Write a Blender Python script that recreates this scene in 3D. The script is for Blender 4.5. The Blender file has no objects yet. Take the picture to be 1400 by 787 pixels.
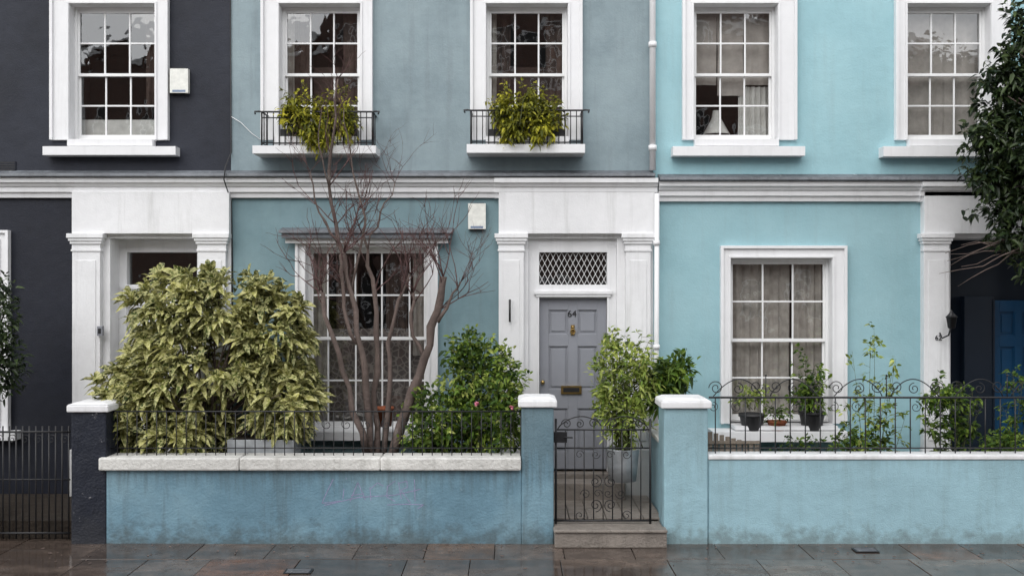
import bpy, math, random
import numpy as np
from mathutils import Vector, Matrix
random.seed(7); rng=np.random.default_rng(7)
F=1360.0; D=12.0; CZ=2.67
def X(px,y=0.0): return (px-700)*(D+y)/F
def Z(py,y=0.0): return CZ-(py-393.5)*(D+y)/F
def P(px,py,y=0.0): return (X(px,y),y,Z(py,y))
def S(h,k=1.0):
    h=h.lstrip('#'); o=[]
    for i in (0,2,4):
        c=int(h[i:i+2],16)/255; o.append((c/12.92 if c<=.04045 else ((c+.055)/1.055)**2.4)*k)
    return tuple(o)
scene=bpy.context.scene
# ------------------------------------------------------------ materials
def newmat(name):
    m=bpy.data.materials.new(name); m.use_nodes=True
    nt=m.node_tree; b=nt.nodes['Principled BSDF']; return m,nt,b
def N(nt,t,**kw):
    n=nt.nodes.new(t)
    for k,v in kw.items():
        if k in n.inputs: n.inputs[k].default_value=v
        else: setattr(n,k,v)
    return n
def noise(nt,vec,scale,detail=4,rough=.55,stretch=None):
    mp=N(nt,'ShaderNodeMapping'); mp.inputs['Scale'].default_value=stretch or (1,1,1)
    nt.links.new(vec,mp.inputs['Vector'])
    n=N(nt,'ShaderNodeTexNoise'); n.inputs['Scale'].default_value=scale; n.inputs['Detail'].default_value=detail; n.inputs['Roughness'].default_value=rough
    nt.links.new(mp.outputs[0],n.inputs['Vector']); return n.outputs['Fac']
def mr(nt,s,a,b,c,d):
    n=N(nt,'ShaderNodeMapRange'); 
    for i,v in enumerate((a,b,c,d)): n.inputs[i+1].default_value=v
    nt.links.new(s,n.inputs[0]); return n.outputs[0]
def mixc(nt,fac,a,b,mode='MIX'):
    n=N(nt,'ShaderNodeMix'); n.data_type='RGBA'; n.blend_type=mode
    for s,v in ((0,fac),(6,a),(7,b)):
        if hasattr(v,'is_output'): nt.links.new(v,n.inputs[s])
        elif s==0: n.inputs[0].default_value=v
        else: n.inputs[s].default_value=(*v,1)
    return n.outputs[2]
def math_(nt,op,a,b):
    n=N(nt,'ShaderNodeMath',operation=op)
    for i,v in enumerate((a,b)):
        if hasattr(v,'is_output'): nt.links.new(v,n.inputs[i])
        else: n.inputs[i].default_value=v
    return n.outputs[0]
def paint(name,col,rough=.6,var=.12,streak=.15,bump=.25,bscale=60,grime=None,dirt=(.05,.045,.035),fade=None,spec=.35,patch=0.0,patchcol=(.5,.5,.48),topgrime=None):
    m,nt,b=newmat(name)
    g=N(nt,'ShaderNodeNewGeometry'); pos=g.outputs['Position']
    n1=noise(nt,pos,1.1,6,.6); n2=noise(nt,pos,9,5,.6); n3=noise(nt,pos,2.2,5,.65,(3.2,3.2,.22))
    f=mr(nt,n1,.3,.7,1-var,1+var); f2=mr(nt,n2,.3,.7,1-var*.5,1+var*.5)
    v=math_(nt,'MULTIPLY',f,f2)
    comb=N(nt,'ShaderNodeCombineColor'); 
    for i in range(3): nt.links.new(v,comb.inputs[i])
    c=mixc(nt,1.0,col,comb.outputs[0],'MULTIPLY')
    if fade: c=mixc(nt,mr(nt,n1,.42,.68,0,.6),c,fade)
    sf=mr(nt,n3,.52,.8,0,streak)
    c=mixc(nt,sf,c,dirt)
    if patch:
        n5=noise(nt,pos,5,8,.7); c=mixc(nt,mr(nt,n5,.63,.68,0,patch),c,patchcol)
    if grime or topgrime:
        sx=N(nt,'ShaderNodeSeparateXYZ'); nt.links.new(pos,sx.inputs[0])
    if grime:
        zz=math_(nt,'ADD',sx.outputs[2],mr(nt,n2,.3,.7,-.12,.12))
        gf=mr(nt,zz,grime[0],grime[1],grime[2],0)
        c=mixc(nt,gf,c,dirt)
    if topgrime:
        n6=noise(nt,pos,5,5,.7,(3,3,.25))
        zz=math_(nt,'ADD',sx.outputs[2],mr(nt,n6,.35,.65,-.30,.10))
        c=mixc(nt,mr(nt,zz,topgrime[0],topgrime[1],0,topgrime[2]),c,dirt)
    nt.links.new(c,b.inputs['Base Color'])
    b.inputs['Roughness'].default_value=rough; b.inputs['Specular IOR Level'].default_value=spec
    if bump:
        nb=noise(nt,pos,bscale,5,.6); nb2=noise(nt,pos,5,4,.5)
        h=math_(nt,'ADD',nb,math_(nt,'MULTIPLY',nb2,2.5))
        bp=N(nt,'ShaderNodeBump'); bp.inputs['Strength'].default_value=bump; bp.inputs['Distance'].default_value=.012
        nt.links.new(h,bp.inputs['Height']); nt.links.new(bp.outputs[0],b.inputs['Normal'])
    return m
def plain(name,col,rough=.5,metal=0,spec=.5,var=.1,scale=20):
    m,nt,b=newmat(name); g=N(nt,'ShaderNodeNewGeometry')
    n=noise(nt,g.outputs['Position'],scale,4)
    c=mixc(nt,mr(nt,n,.3,.7,0,1),tuple(x*(1-var) for x in col),tuple(min(1,x*(1+var)) for x in col))
    nt.links.new(c,b.inputs['Base Color']); b.inputs['Roughness'].default_value=rough
    b.inputs['Metallic'].default_value=metal; b.inputs['Specular IOR Level'].default_value=spec
    return m
def leafmat(name,cols,rough=.4,vari=None,trans=.25):
    m,nt,b=newmat(name); g=N(nt,'ShaderNodeNewGeometry')
    r=N(nt,'ShaderNodeValToRGB'); nt.links.new(g.outputs['Random Per Island'],r.inputs[0])
    el=r.color_ramp.elements
    while len(el)<len(cols): el.new(.5)
    for i,c in enumerate(cols):
        el[i].position=i/(len(cols)-1); el[i].color=(*c,1)
    c=r.outputs[0]
    n1=noise(nt,g.outputs['Position'],3.6,3)
    c=mixc(nt,1.0,c,mixc(nt,mr(nt,n1,.38,.62,0,1),(.5,.54,.5),(1.25,1.22,1.1)),'MULTIPLY')
    if vari:
        n=noise(nt,g.outputs['Position'],vari[0],3,.6)
        k=math_(nt,'MULTIPLY',mr(nt,n,.45,.53,0,vari[2]),mr(nt,n1,.34,.52,.5,1))
        c=mixc(nt,k,c,vari[1])
    nt.links.new(c,b.inputs['Base Color']); b.inputs['Roughness'].default_value=rough; b.inputs['Specular IOR Level'].default_value=.3
    tr=N(nt,'ShaderNodeBsdfTranslucent'); nt.links.new(c,tr.inputs[0])
    mx=N(nt,'ShaderNodeMixShader'); mx.inputs[0].default_value=trans
    nt.links.new(b.outputs[0],mx.inputs[1]); nt.links.new(tr.outputs[0],mx.inputs[2])
    nt.links.new(mx.outputs[0],nt.nodes['Material Output'].inputs[0])
    return m
def glassmat():
    m,nt,b=newmat('window_glass'); nt.nodes.remove(b)
    lw=N(nt,'ShaderNodeLayerWeight'); lw.inputs[0].default_value=.5
    fac=math_(nt,'ADD',math_(nt,'MULTIPLY',math_(nt,'POWER',lw.outputs['Facing'],4.0),.85),.15)
    g=N(nt,'ShaderNodeNewGeometry'); nb=noise(nt,g.outputs['Position'],3.5,2)
    bp=N(nt,'ShaderNodeBump'); bp.inputs['Strength'].default_value=.12; bp.inputs['Distance'].default_value=.02; nt.links.new(nb,bp.inputs['Height'])
    gl=N(nt,'ShaderNodeBsdfGlossy'); gl.inputs['Roughness'].default_value=.015; nt.links.new(bp.outputs[0],gl.inputs['Normal'])
    t=N(nt,'ShaderNodeBsdfTransparent'); t.inputs[0].default_value=(.90,.92,.92,1)
    mx=N(nt,'ShaderNodeMixShader'); nt.links.new(fac,mx.inputs[0]); nt.links.new(t.outputs[0],mx.inputs[1]); nt.links.new(gl.outputs[0],mx.inputs[2])
    nt.links.new(mx.outputs[0],nt.nodes['Material Output'].inputs[0]); return m
WHITE=paint('white_paint',(.78,.78,.79),.5,.04,.22,.12,70,dirt=(.3,.3,.28))
WHITEG=paint('white_paint_weathered',(.77,.77,.78),.6,.06,.42,.22,50,grime=(.4,1.0,.4),dirt=(.28,.28,.25))
SASH=paint('sash_gloss_paint',(.82,.82,.82),.35,.03,.1,.05,60)
NAVYU=paint('navy_stucco',S('#232630'),.65,.25,.2,.3,50,dirt=(.03,.03,.035),fade=S('#2A2D37'))
NAVYL=paint('navy_stucco_lower',S('#191C27'),.6,.2,.2,.3,50,dirt=(.02,.02,.025))
GREYU=paint('greyblue_stucco',S('#84949A'),.75,.13,.5,.3,45,dirt=(.16,.18,.19),fade=S('#95A4A8'))
GREYL=paint('teal_stucco',S('#738D94'),.75,.10,.45,.3,45,dirt=(.14,.17,.18),fade=S('#839A9F'))
TURQU=paint('turquoise_stucco',S('#98BFC7'),.75,.06,.35,.3,45,dirt=(.27,.38,.40),fade=S('#A2C5CB'))
TURQL=paint('turquoise_stucco_lower',S('#92B7BF'),.75,.06,.35,.3,45,dirt=(.27,.36,.38),fade=S('#9CBDC4'))
CREAM=paint('cream_stucco',S('#D8CDB8'),.75,.06,.25,.3,45,dirt=(.3,.27,.22))
WALLB=paint('blue_wall_paint',S('#6C8E9F'),.6,.15,.7,.5,40,grime=(0,.22,.7),dirt=(.08,.105,.11),fade=S('#839EA8'),patch=.35,patchcol=S('#9AAEB4'),topgrime=(.45,.80,.5))
WALLC=paint('lightblue_wall_paint',S('#97B9C4'),.65,.08,.35,.6,75,grime=(0,.18,.65),dirt=(.16,.21,.21),patch=.3,patchcol=S('#ABC7CE'),topgrime=(.60,1.0,.25))
PILN=paint('navy_pillar_paint',S('#1E222D'),.5,.2,.3,.6,40,grime=(0,.4,.3),dirt=(.06,.06,.06),patch=1,patchcol=(.3,.3,.31))
COPE=paint('coping_stone',(.64,.63,.60),.75,.14,.6,.8,40,dirt=(.2,.19,.16),patch=.8,patchcol=(.24,.22,.19))
LEAD=paint('lead_flashing',(.13,.14,.155),.55,.4,.6,.8,25,dirt=(.035,.035,.04),patch=.8,patchcol=(.40,.41,.42),spec=.5)
STONE=paint('step_stone',(.24,.21,.185),.4,.25,.4,.8,40,dirt=(.07,.06,.05),patch=.6,patchcol=(.36,.34,.31))
SOIL=paint('soil',(.03,.022,.016),.9,.4,.4,1.5,30)
ASPH=paint('asphalt',(.05,.05,.052),.6,.2,.1,1.,120)
GRND=paint('ground_base',(.05,.045,.04),.8,.2,.1,.5,10)
KERB=paint('kerb_granite',(.2,.2,.2),.5,.2,.2,.6,60)
IRON=plain('black_iron',(.012,.012,.014),.45,0,.5,.3,40)
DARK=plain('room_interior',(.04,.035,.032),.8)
DOORG=paint('grey_door_paint',S('#8B8D94'),.4,.05,.1,.06,60,dirt=(.15,.15,.15))
DOORD=paint('navy_door_paint',S('#101B28'),.4,.1,.1,.06,60)
DOORBL=paint('blue_door_paint',S('#0D3F62'),.4,.1,.1,.06,60)
BRASS=plain('brass',(.45,.31,.12),.35,1)
GLASS=glassmat()
CURTB=plain('beige_curtain',(.42,.38,.35),.9,0,.1,.15,8)
CURTG=plain('grey_curtain',(.42,.38,.345),.9,0,.1,.25,8)
CURTD=plain('brown_curtain',(.10,.07,.06),.9,0,.1,.3,10)
NET=plain('white_net_curtain',(.62,.60,.57),.9,0,.1,.15,8)
def lacemat():
    m,nt,b=newmat('lace_curtain'); g=N(nt,'ShaderNodeNewGeometry')
    v=N(nt,'ShaderNodeTexVoronoi'); v.inputs['Scale'].default_value=13; v.feature='DISTANCE_TO_EDGE'; nt.links.new(g.outputs['Position'],v.inputs['Vector'])
    n=noise(nt,g.outputs['Position'],40,3)
    c=mixc(nt,mr(nt,math_(nt,'ADD',v.outputs['Distance'],math_(nt,'MULTIPLY',n,.12)),.08,.2,0,1),(.24,.21,.19),(.11,.09,.085)); nt.links.new(c,b.inputs['Base Color']); b.inputs['Roughness'].default_value=.9
    return m
LACE=lacemat()
ALARM=plain('alarm_plastic',(.76,.76,.71),.4)
BLUEST=plain('alarm_stripe',(.18,.24,.35),.4)
TERRA=plain('terracotta',(.28,.09,.045),.8,0,.2,.3,30)
ZINC=plain('zinc_pot',(.42,.44,.46),.4,.3,.5,.25,9)
BLACKPOT=plain('dark_pot',(.02,.02,.022),.5)
BARK=paint('bark',(.14,.105,.092),.85,.35,.5,1.5,60,dirt=(.05,.04,.036),patch=.6,patchcol=(.24,.21,.19))
TWIG=plain('purple_brown_twig',(.10,.055,.052),.7,0,.3,.4,12)
STEM=plain('green_stem',(.09,.10,.03),.7)
WOOD=paint('weathered_wood',(.24,.2,.16),.8,.3,.5,.8,50)
PINK=plain('pink_petal',(.6,.2,.27),.6)
PURP=plain('lilac_chalk_graffiti',S('#9A90B4'),.9,0,.1,.35,30)
def brickmat():
    m,nt,b=newmat('red_brick'); g=N(nt,'ShaderNodeNewGeometry')
    mp=N(nt,'ShaderNodeMapping'); mp.inputs['Rotation'].default_value=(math.radians(90),0,0); nt.links.new(g.outputs['Position'],mp.inputs[0])
    t=N(nt,'ShaderNodeTexBrick'); t.inputs['Color1'].default_value=(.17,.08,.06,1); t.inputs['Color2'].default_value=(.10,.055,.045,1); t.inputs['Mortar'].default_value=(.2,.18,.16,1)
    t.inputs['Scale'].default_value=4.4; nt.links.new(mp.outputs[0],t.inputs[0]); nt.links.new(t.outputs[0],b.inputs['Base Color']); b.inputs['Roughness'].default_value=.85; return m
BRICK=brickmat()
def slabmat():
    m,nt,b=newmat('wet_paving_slab'); g=N(nt,'ShaderNodeNewGeometry'); pos=g.outputs['Position']
    r=N(nt,'ShaderNodeValToRGB'); nt.links.new(g.outputs['Random Per Island'],r.inputs[0]); r.color_ramp.interpolation='CONSTANT'
    cols=[(.098,.078,.068),(.13,.104,.090),(.155,.085,.055),(.085,.068,.060),(.15,.125,.108),(.115,.088,.074),(.15,.10,.072)]
    el=r.color_ramp.elements
    while len(el)<len(cols): el.new(.5)
    for i,c in enumerate(cols): el[i].position=i/len(cols); el[i].color=(*c,1)
    n2=noise(nt,pos,6,7,.7); n1=noise(nt,pos,.9,6,.65,(.6,1.6,1)); n3=noise(nt,pos,2.2,6,.7)
    c=mixc(nt,1.0,r.outputs[0],mixc(nt,mr(nt,n2,.3,.7,0,1),(.45,.44,.43),(1.4,1.33,1.26)),'MULTIPLY')
    c=mixc(nt,mr(nt,n3,.44,.62,0,.45),c,(.075,.055,.044))
    c=mixc(nt,mr(nt,n1,.46,.58,0,.6),c,(.034,.026,.022))
    n4=noise(nt,pos,45,3); c=mixc(nt,mr(nt,n4,.70,.75,0,.4),c,(.2,.19,.17))
    nt.links.new(c,b.inputs['Base Color'])
    nt.links.new(mr(nt,math_(nt,'ADD',n1,math_(nt,'MULTIPLY',n2,.45)),.60,.76,.34,.04),b.inputs['Roughness'])
    b.inputs['Specular IOR Level'].default_value=.6
    bp=N(nt,'ShaderNodeBump'); bp.inputs['Strength'].default_value=.2; bp.inputs['Distance'].default_value=.005
    nt.links.new(math_(nt,'ADD',math_(nt,'ADD',n2,n3),math_(nt,'MULTIPLY',n4,.3)),bp.inputs['Height']); nt.links.new(bp.outputs[0],b.inputs['Normal'])
    return m
SLAB=slabmat()
AUC=leafmat('aucuba_leaf',[(.03,.052,.015),(.09,.12,.026),(.23,.24,.065),(.42,.41,.14)],.38,(32,(.62,.59,.28),.85),.15)
GRN=leafmat('green_leaf',[(.02,.05,.010),(.08,.15,.02),(.21,.29,.045)],.45)
YGR=leafmat('yellowgreen_leaf',[(.07,.085,.01),(.26,.26,.02),(.50,.46,.05)],.5)
BAM=leafmat('light_green_leaf',[(.11,.18,.03),(.27,.35,.07),(.48,.52,.17)],.45)
DGR=leafmat('dark_evergreen_leaf',[(.012,.022,.010),(.028,.048,.018),(.07,.10,.038)],.35,None,.1)
# ------------------------------------------------------------ mesh builder
class MB:
    def __init__(s): s.v=[];s.f=[];s.mi=[];s.sm=[];s.mats=[]
    def mid(s,m):
        if m not in s.mats: s.mats.append(m)
        return s.mats.index(m)
    def face(s,pts,m,smooth=False):
        b=len(s.v); s.v+= [tuple(p) for p in pts]; s.f.append(tuple(range(b,b+len(pts)))); s.mi.append(s.mid(m)); s.sm.append(smooth)
    def idx(s,verts,faces,m,smooth=False):
        b=len(s.v); s.v+=[tuple(p) for p in verts]; k=s.mid(m)
        for f in faces: s.f.append(tuple(b+i for i in f)); s.mi.append(k); s.sm.append(smooth)
    def box(s,x0,x1,y0,y1,z0,z1,m,top=0.0):
        if x0>x1:x0,x1=x1,x0
        if y0>y1:y0,y1=y1,y0
        if z0>z1:z0,z1=z1,z0
        t=top
        v=[(x0,y0,z0),(x1,y0,z0),(x1,y1,z0),(x0,y1,z0),(x0+t,y0+t,z1),(x1-t,y0+t,z1),(x1-t,y1-t,z1),(x0+t,y1-t,z1)]
        s.idx(v,[(0,3,2,1),(4,5,6,7),(0,1,5,4),(1,2,6,5),(2,3,7,6),(3,0,4,7)],m)
    def prism(s,prof,x0,x1,m):
        n=len(prof); v=[(x0,y,z) for y,z in prof]+[(x1,y,z) for y,z in prof]
        f=[(i,(i+1)%n,n+(i+1)%n,n+i) for i in range(n)]+[tuple(range(n))[::-1],tuple(range(n,2*n))]
        s.idx(v,f,m)
    def tube(s,pts,rad,m,sides=6,cap=True):
        pts=[Vector(p) for p in pts]; n=len(pts)
        if not hasattr(rad,'__len__'): rad=[rad]*n
        t0=(pts[1]-pts[0]).normalized(); ref=Vector((0,0,1)) if abs(t0.z)<.9 else Vector((1,0,0))
        u=t0.cross(ref).normalized(); vs=[]
        for i,p in enumerate(pts):
            t=(pts[min(i+1,n-1)]-pts[max(i-1,0)]); 
            if t.length<1e-9: t=t0.copy()
            t.normalize(); u=(u-t*u.dot(t)); 
            if u.length<1e-6: u=t.orthogonal()
            u.normalize(); w=t.cross(u)
            for k in range(sides):
                a=2*math.pi*k/sides; vs.append(p+(u*math.cos(a)+w*math.sin(a))*rad[i])
        fs=[]
        for i in range(n-1):
            for k in range(sides):
                a=i*sides+k; b=i*sides+(k+1)%sides; fs.append((a,b,b+sides,a+sides))
        if cap: fs+= [tuple(range(sides))[::-1],tuple(range((n-1)*sides,n*sides))]
        s.idx(vs,fs,m,True)
    def lathe(s,c,prof,m,seg=20):
        vs=[];fs=[]
        for r,z in prof:
            for k in range(seg):
                a=2*math.pi*k/seg; vs.append((c[0]+r*math.cos(a),c[1]+r*math.sin(a),c[2]+z))
        for i in range(len(prof)-1):
            for k in range(seg):
                a=i*seg+k;b=i*seg+(k+1)%seg; fs.append((a,b,b+seg,a+seg))
        s.idx(vs,fs,m,True)
    def pleat(s,x0,x1,z0,z1,y,amp,per,m,seed=0):
        r=random.Random(seed); n=max(8,int(abs(x1-x0)/per*10)); vs=[];fs=[]; ph=r.random()*6
        for i in range(n+1):
            t=i/n; x=x0+(x1-x0)*t
            a=ph+2*math.pi*(x-x0)/per+1.1*math.sin(x*7+ph)
            for z,k in ((z0,1.0),((z0+z1)/2,.9),(z1,.6)): vs.append((x+.006*math.sin(z*5+a),y+amp*k*math.sin(a)+amp*.3*math.sin(2.3*a),z))
        for i in range(n):
            for j in range(2): a=i*3+j; fs.append((a,a+3,a+4,a+1))
        s.idx(vs,fs,m,True)
    def build(s,name,parent=None,bevel=0):
        me=bpy.data.meshes.new(name); me.from_pydata(s.v,[],s.f)
        for m in s.mats: me.materials.append(m)
        me.polygons.foreach_set('material_index',s.mi); me.polygons.foreach_set('use_smooth',s.sm); me.update()
        o=bpy.data.objects.new(name,me); scene.collection.objects.link(o)
        if parent: o.parent=parent
        if bevel:
            b=o.modifiers.new('Bevel','BEVEL'); b.width=bevel; b.segments=2; b.limit_method='ANGLE'; b.angle_limit=math.radians(50)
        return o
def empty(name):
    o=bpy.data.objects.new(name,None); scene.collection.objects.link(o); return o
# ------------------------------------------------------------ house parts
def wall_holes(mb,x0,x1,z0,z1,holes,m,y=0):
    xs=sorted({x0,x1,*[h[0] for h in holes],*[h[1] for h in holes]}); zs=sorted({z0,z1,*[h[2] for h in holes],*[h[3] for h in holes]})
    xs=[x for x in xs if x0<=x<=x1]; zs=[z for z in zs if z0<=z<=z1]
    for i in range(len(xs)-1):
        for j in range(len(zs)-1):
            cx=(xs[i]+xs[i+1])/2; cz=(zs[j]+zs[j+1])/2
            if any(h[0]<cx<h[1] and h[2]<cz<h[3] for h in holes): continue
            mb.face([(xs[i],y,zs[j]),(xs[i+1],y,zs[j]),(xs[i+1],y,zs[j+1]),(xs[i],y,zs[j+1])],m)
def window(parent,name,l,r,t,b,sl=24,sr=24,st=24,cols=3,rows=4,curtain='drape',sill=None,colw=None,silld=.16,dz=0,seed=0,sm=WHITE):
    x0,x1,z0,z1=X(l),X(r),Z(b)+dz,Z(t)+dz; w=MB(); g=MB(); k=1/113.333
    a,c,tt=sl*k,sr*k,st*k; dep=.215
    for xa,xb,ba,bb in ((x0-a,x0,x0-a,x0-a+.035),(x1,x1+c,x1+c-.035,x1+c)):
        w.box(xa,xb,-.045,.012,z0,z1+tt,sm); w.box(ba,bb,-.075,-.045,z0,z1+tt,sm)
    w.box(x0-.03,x0-.004,-.06,-.045,z0,z1+.004,sm); w.box(x1+.004,x1+.03,-.06,-.045,z0,z1+.004,sm)
    w.box(x0,x1,-.045,.012,z1,z1+tt,sm); w.box(x0-a+.035,x1+c-.035,-.075,-.045,z1+tt-.035,z1+tt,sm); w.box(x0-.03,x1+.03,-.06,-.045,z1+.004,z1+.03,sm)
    w.box(x0-.02,x0,.012,dep,z0,z1,sm); w.box(x1,x1+.02,.012,dep,z0,z1,sm); w.box(x0-.02,x1+.02,.012,dep,z1,z1+.02,sm); w.box(x0-.02,x1+.02,.012,dep,z0-.02,z0,sm)
    if sill:
        w.box(X(sill[0],-silld),X(sill[1],-silld),-silld,0.01,Z(sill[3],-silld)+dz,Z(sill[2],-silld)+dz,sm)
        w.box(x0+.001,x1-.001,-silld+.05,.11,z0,Z(sill[2],-silld)+dz+.012,sm)
    f=.033
    w.box(x0,x0+f,.10,.19,z0,z1,SASH); w.box(x1-f,x1,.10,.19,z0,z1,SASH); w.box(x0+f,x1-f,.10,.19,z1-f,z1,SASH); w.box(x0+f,x1-f,.10,.19,z0,z0+f,SASH)
    X0,X1,Z0,Z1=x0+f,x1-f,z0+f,z1-f; zm=(Z0+Z1)/2; hr=rows//2; R=random.Random(seed)
    for (za,zb,ya,yb) in ((zm-.02,Z1,.115,.145),(Z0,zm+.02,.148,.178)):
        s=.026; up=za>Z0
        w.box(X0,X0+s,ya,yb,za,zb,SASH); w.box(X1-s,X1,ya,yb,za,zb,SASH)
        w.box(X0+s,X1-s,ya,yb,zb-(.036),zb,SASH); bot=.036 if up else .055
        w.box(X0+s,X1-s,ya,yb,za,za+bot,SASH)
        fr=colw or [1/cols]*cols; cum=[0]
        for q in fr: cum.append(cum[-1]+q)
        xs=[X0+s+(X1-X0-2*s)*q/cum[-1] for q in cum]; zs=[za+bot+(zb-.036-za-bot)*j/hr for j in range(hr+1)]
        bw=.010
        for q,x in enumerate(xs[1:-1]):
            w.box(x-bw,x+bw,ya+.004,yb-.004,za+bot,zb-.036,SASH)
        for z in zs[1:-1]: w.box(X0+s,X1-s,ya+.006,yb-.006,z-bw,z+bw,SASH)
        yc=(ya+yb)/2
        for i in range(len(xs)-1):
            for j in range(len(zs)-1):
                e=[R.uniform(-.004,.004) for _ in range(3)]
                g.face([(xs[i],yc+e[0],zs[j]),(xs[i+1],yc+e[1],zs[j]),(xs[i+1],yc+e[1]+e[2],zs[j+1]),(xs[i],yc+e[0]+e[2],zs[j+1])],GLASS)
    w.build(name+'_frame',parent,.003); g.build(name+'_glass',parent)
    c=MB(); y1=2.0; q=.6
    rx0,rx1,rz0,rz1=x0-.02,x1+.02,z0-.02,z1+.02
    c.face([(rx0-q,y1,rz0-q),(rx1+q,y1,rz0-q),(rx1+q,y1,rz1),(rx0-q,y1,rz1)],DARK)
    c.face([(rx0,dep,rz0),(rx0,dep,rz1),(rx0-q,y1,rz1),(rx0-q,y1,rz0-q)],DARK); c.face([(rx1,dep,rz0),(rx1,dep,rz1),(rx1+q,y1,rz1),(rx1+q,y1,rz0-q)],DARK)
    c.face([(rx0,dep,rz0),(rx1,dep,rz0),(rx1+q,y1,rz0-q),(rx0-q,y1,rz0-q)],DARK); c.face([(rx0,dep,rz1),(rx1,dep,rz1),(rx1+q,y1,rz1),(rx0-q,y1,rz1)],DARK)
    W=x1-x0; H=z1-z0
    if curtain=='drape':
        c.pleat(x0,x0+W*.34,z0,z1,.27,.022,.11,CURTG,seed); c.pleat(x0+W*.31,x0+W*.66,z0,z1,.30,.02,.13,CURTG,seed+1); c.pleat(x0+W*.67,x1,z0,z1,.27,.022,.10,CURTG,seed+2)
    elif curtain=='blind':
        c.pleat(x0,x0+W*.33,z0+H*.44,z1,.26,.008,.2,CURTB,seed); c.pleat(x0+W*.34,x0+W*.66,z0+H*.36,z1,.26,.006,.3,CURTB,seed+1); c.pleat(x0+W*.67,x1,z0+H*.44,z1,.26,.008,.2,CURTB,seed+2)
        c.pleat(x0+W*.60,x1,z0,z0+H*.43,.29,.025,.08,NET,seed+4)
        lx,lz=x0+W*.36,z0+.05
        c.lathe((lx,.42,lz),[(.07,0),(.07,.02),(.018,.04),(.018,.16)],CURTB,14); c.lathe((lx,.42,lz+.08),[(.17,0),(.12,.09),(.06,.2),(.045,.30)],NET,20)
    elif curtain=='full':
        c.pleat(x0,x1,z0,z1,.27,.012,.19,CURTB,seed)
    elif curtain=='sides':
        c.pleat(x0,x0+W*.12,z0,z1,.28,.02,.08,CURTG,seed); c.pleat(x1-W*.26,x1,z0,z1,.28,.02,.09,CURTD,seed+2); c.pleat(x0+W*.1,x0+W*.3,z0,z1,.4,.02,.09,CURTD,seed+2)
        c.box(x0+W*.3,x1-W*.2,.6,.62,z0+H*.35,z0+H*.62,CURTD)
    elif curtain=='lace':
        c.pleat(x0,x0+W*.14,z0,z1,.27,.02,.08,CURTG,seed); c.pleat(x1-W*.14,x1,z0+H*.4,z1,.27,.02,.08,CURTG,seed+2)
        c.pleat(x0+W*.1,x1-W*.02,z0,z0+H*.55,.31,.015,.16,LACE,seed+3); c.pleat(x0+W*.62,x0+W*.8,z0+H*.5,z1,.38,.02,.1,CURTD,seed+5); c.pleat(x0+W*.2,x0+W*.38,z0+H*.5,z1,.38,.02,.1,CURTD,seed+6)
    elif curtain=='net':
        c.pleat(x0,x1,z0,z0+H*.18,.27,.004,.3,NET,seed); c.pleat(x0+W*.7,x1,z0+H*.3,z1,.5,.02,.1,CURTD,seed)
    c.build(name+'_room',parent)
    return (x0-.01,x1+.01,z0-.01,z1+.01)
def strcourse(mb,xa,xb,pyt,proj=.0,lead=True):
    z=Z(pyt)
    if lead: mb.prism([(0.01,z+.03),(-.10-proj,z-.015),(-.20-proj,z-.03),(-.215-proj,z-.065),(-.185-proj,z-.075),(.01,z-.075)],xa,xb,LEAD)
    z-=.077
    mb.prism([(0.01,z),(-.16-proj,z),(-.16-proj,z-.055),(-.13-proj,z-.065),(-.115-proj,z-.095),(-.09-proj,z-.11),(-.09-proj,z-.165),(-.06-proj,z-.175),(-.05-proj,z-.23),(.01,z-.23)],xa,xb,WHITE)
def portico(parent,l,r,il,ir,recess,kind,pw=34,ins=0):
    m=MB(); zb=.15
    xl,xr,ol,orr=X(l),X(r),X(il),X(ir); ztop=Z(262); zo=Z(326)
    W=WHITEG
    m.box(xl+.002,ol,-.03,.01,zb,zo,W); m.box(orr,xr-.002,-.03,.01,zb,zo,W); m.box(xl+.002,xr-.002,-.03,.01,zo,ztop,W)
    for pa,pb in ((l,l+pw),(r-pw-5,r-5)):
        a,b=X(pa),X(pb)
        m.box(a,b,-.11,-.03,zb,Z(344),W); m.box(a-.02,b+.02,-.135,-.03,zb,Z(612),W)
        m.box(a+.05,b-.05,-.118,-.11,Z(600),Z(356),W)
        m.box(a-.012,b+.012,-.122,-.03,Z(344),Z(341),W); m.box(a-.004,b+.004,-.112,-.03,Z(341),Z(334),W)
        m.box(a-.02,b+.02,-.13,-.03,Z(334),Z(330),W); m.box(a-.035,b+.035,-.145,-.03,Z(330),Z(326),W); m.box(a-.05,b+.05,-.16,-.03,Z(326),Z(320),W)
    m.box(xl,xr,-.12,-.03,Z(320),Z(263),W)
    y1=recess
    m.box(ol-.02,ol,.01,y1,zb,zo,W); m.box(orr,orr+.02,.01,y1,zb,zo,W); m.box(ol-.02,orr+.02,.01,y1,zo,zo+.02,W)
    m.box(ol-.02,orr+.02,-.05,y1+.1,.1,.44,STONE)
    m.build('portico',parent,.004)
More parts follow.
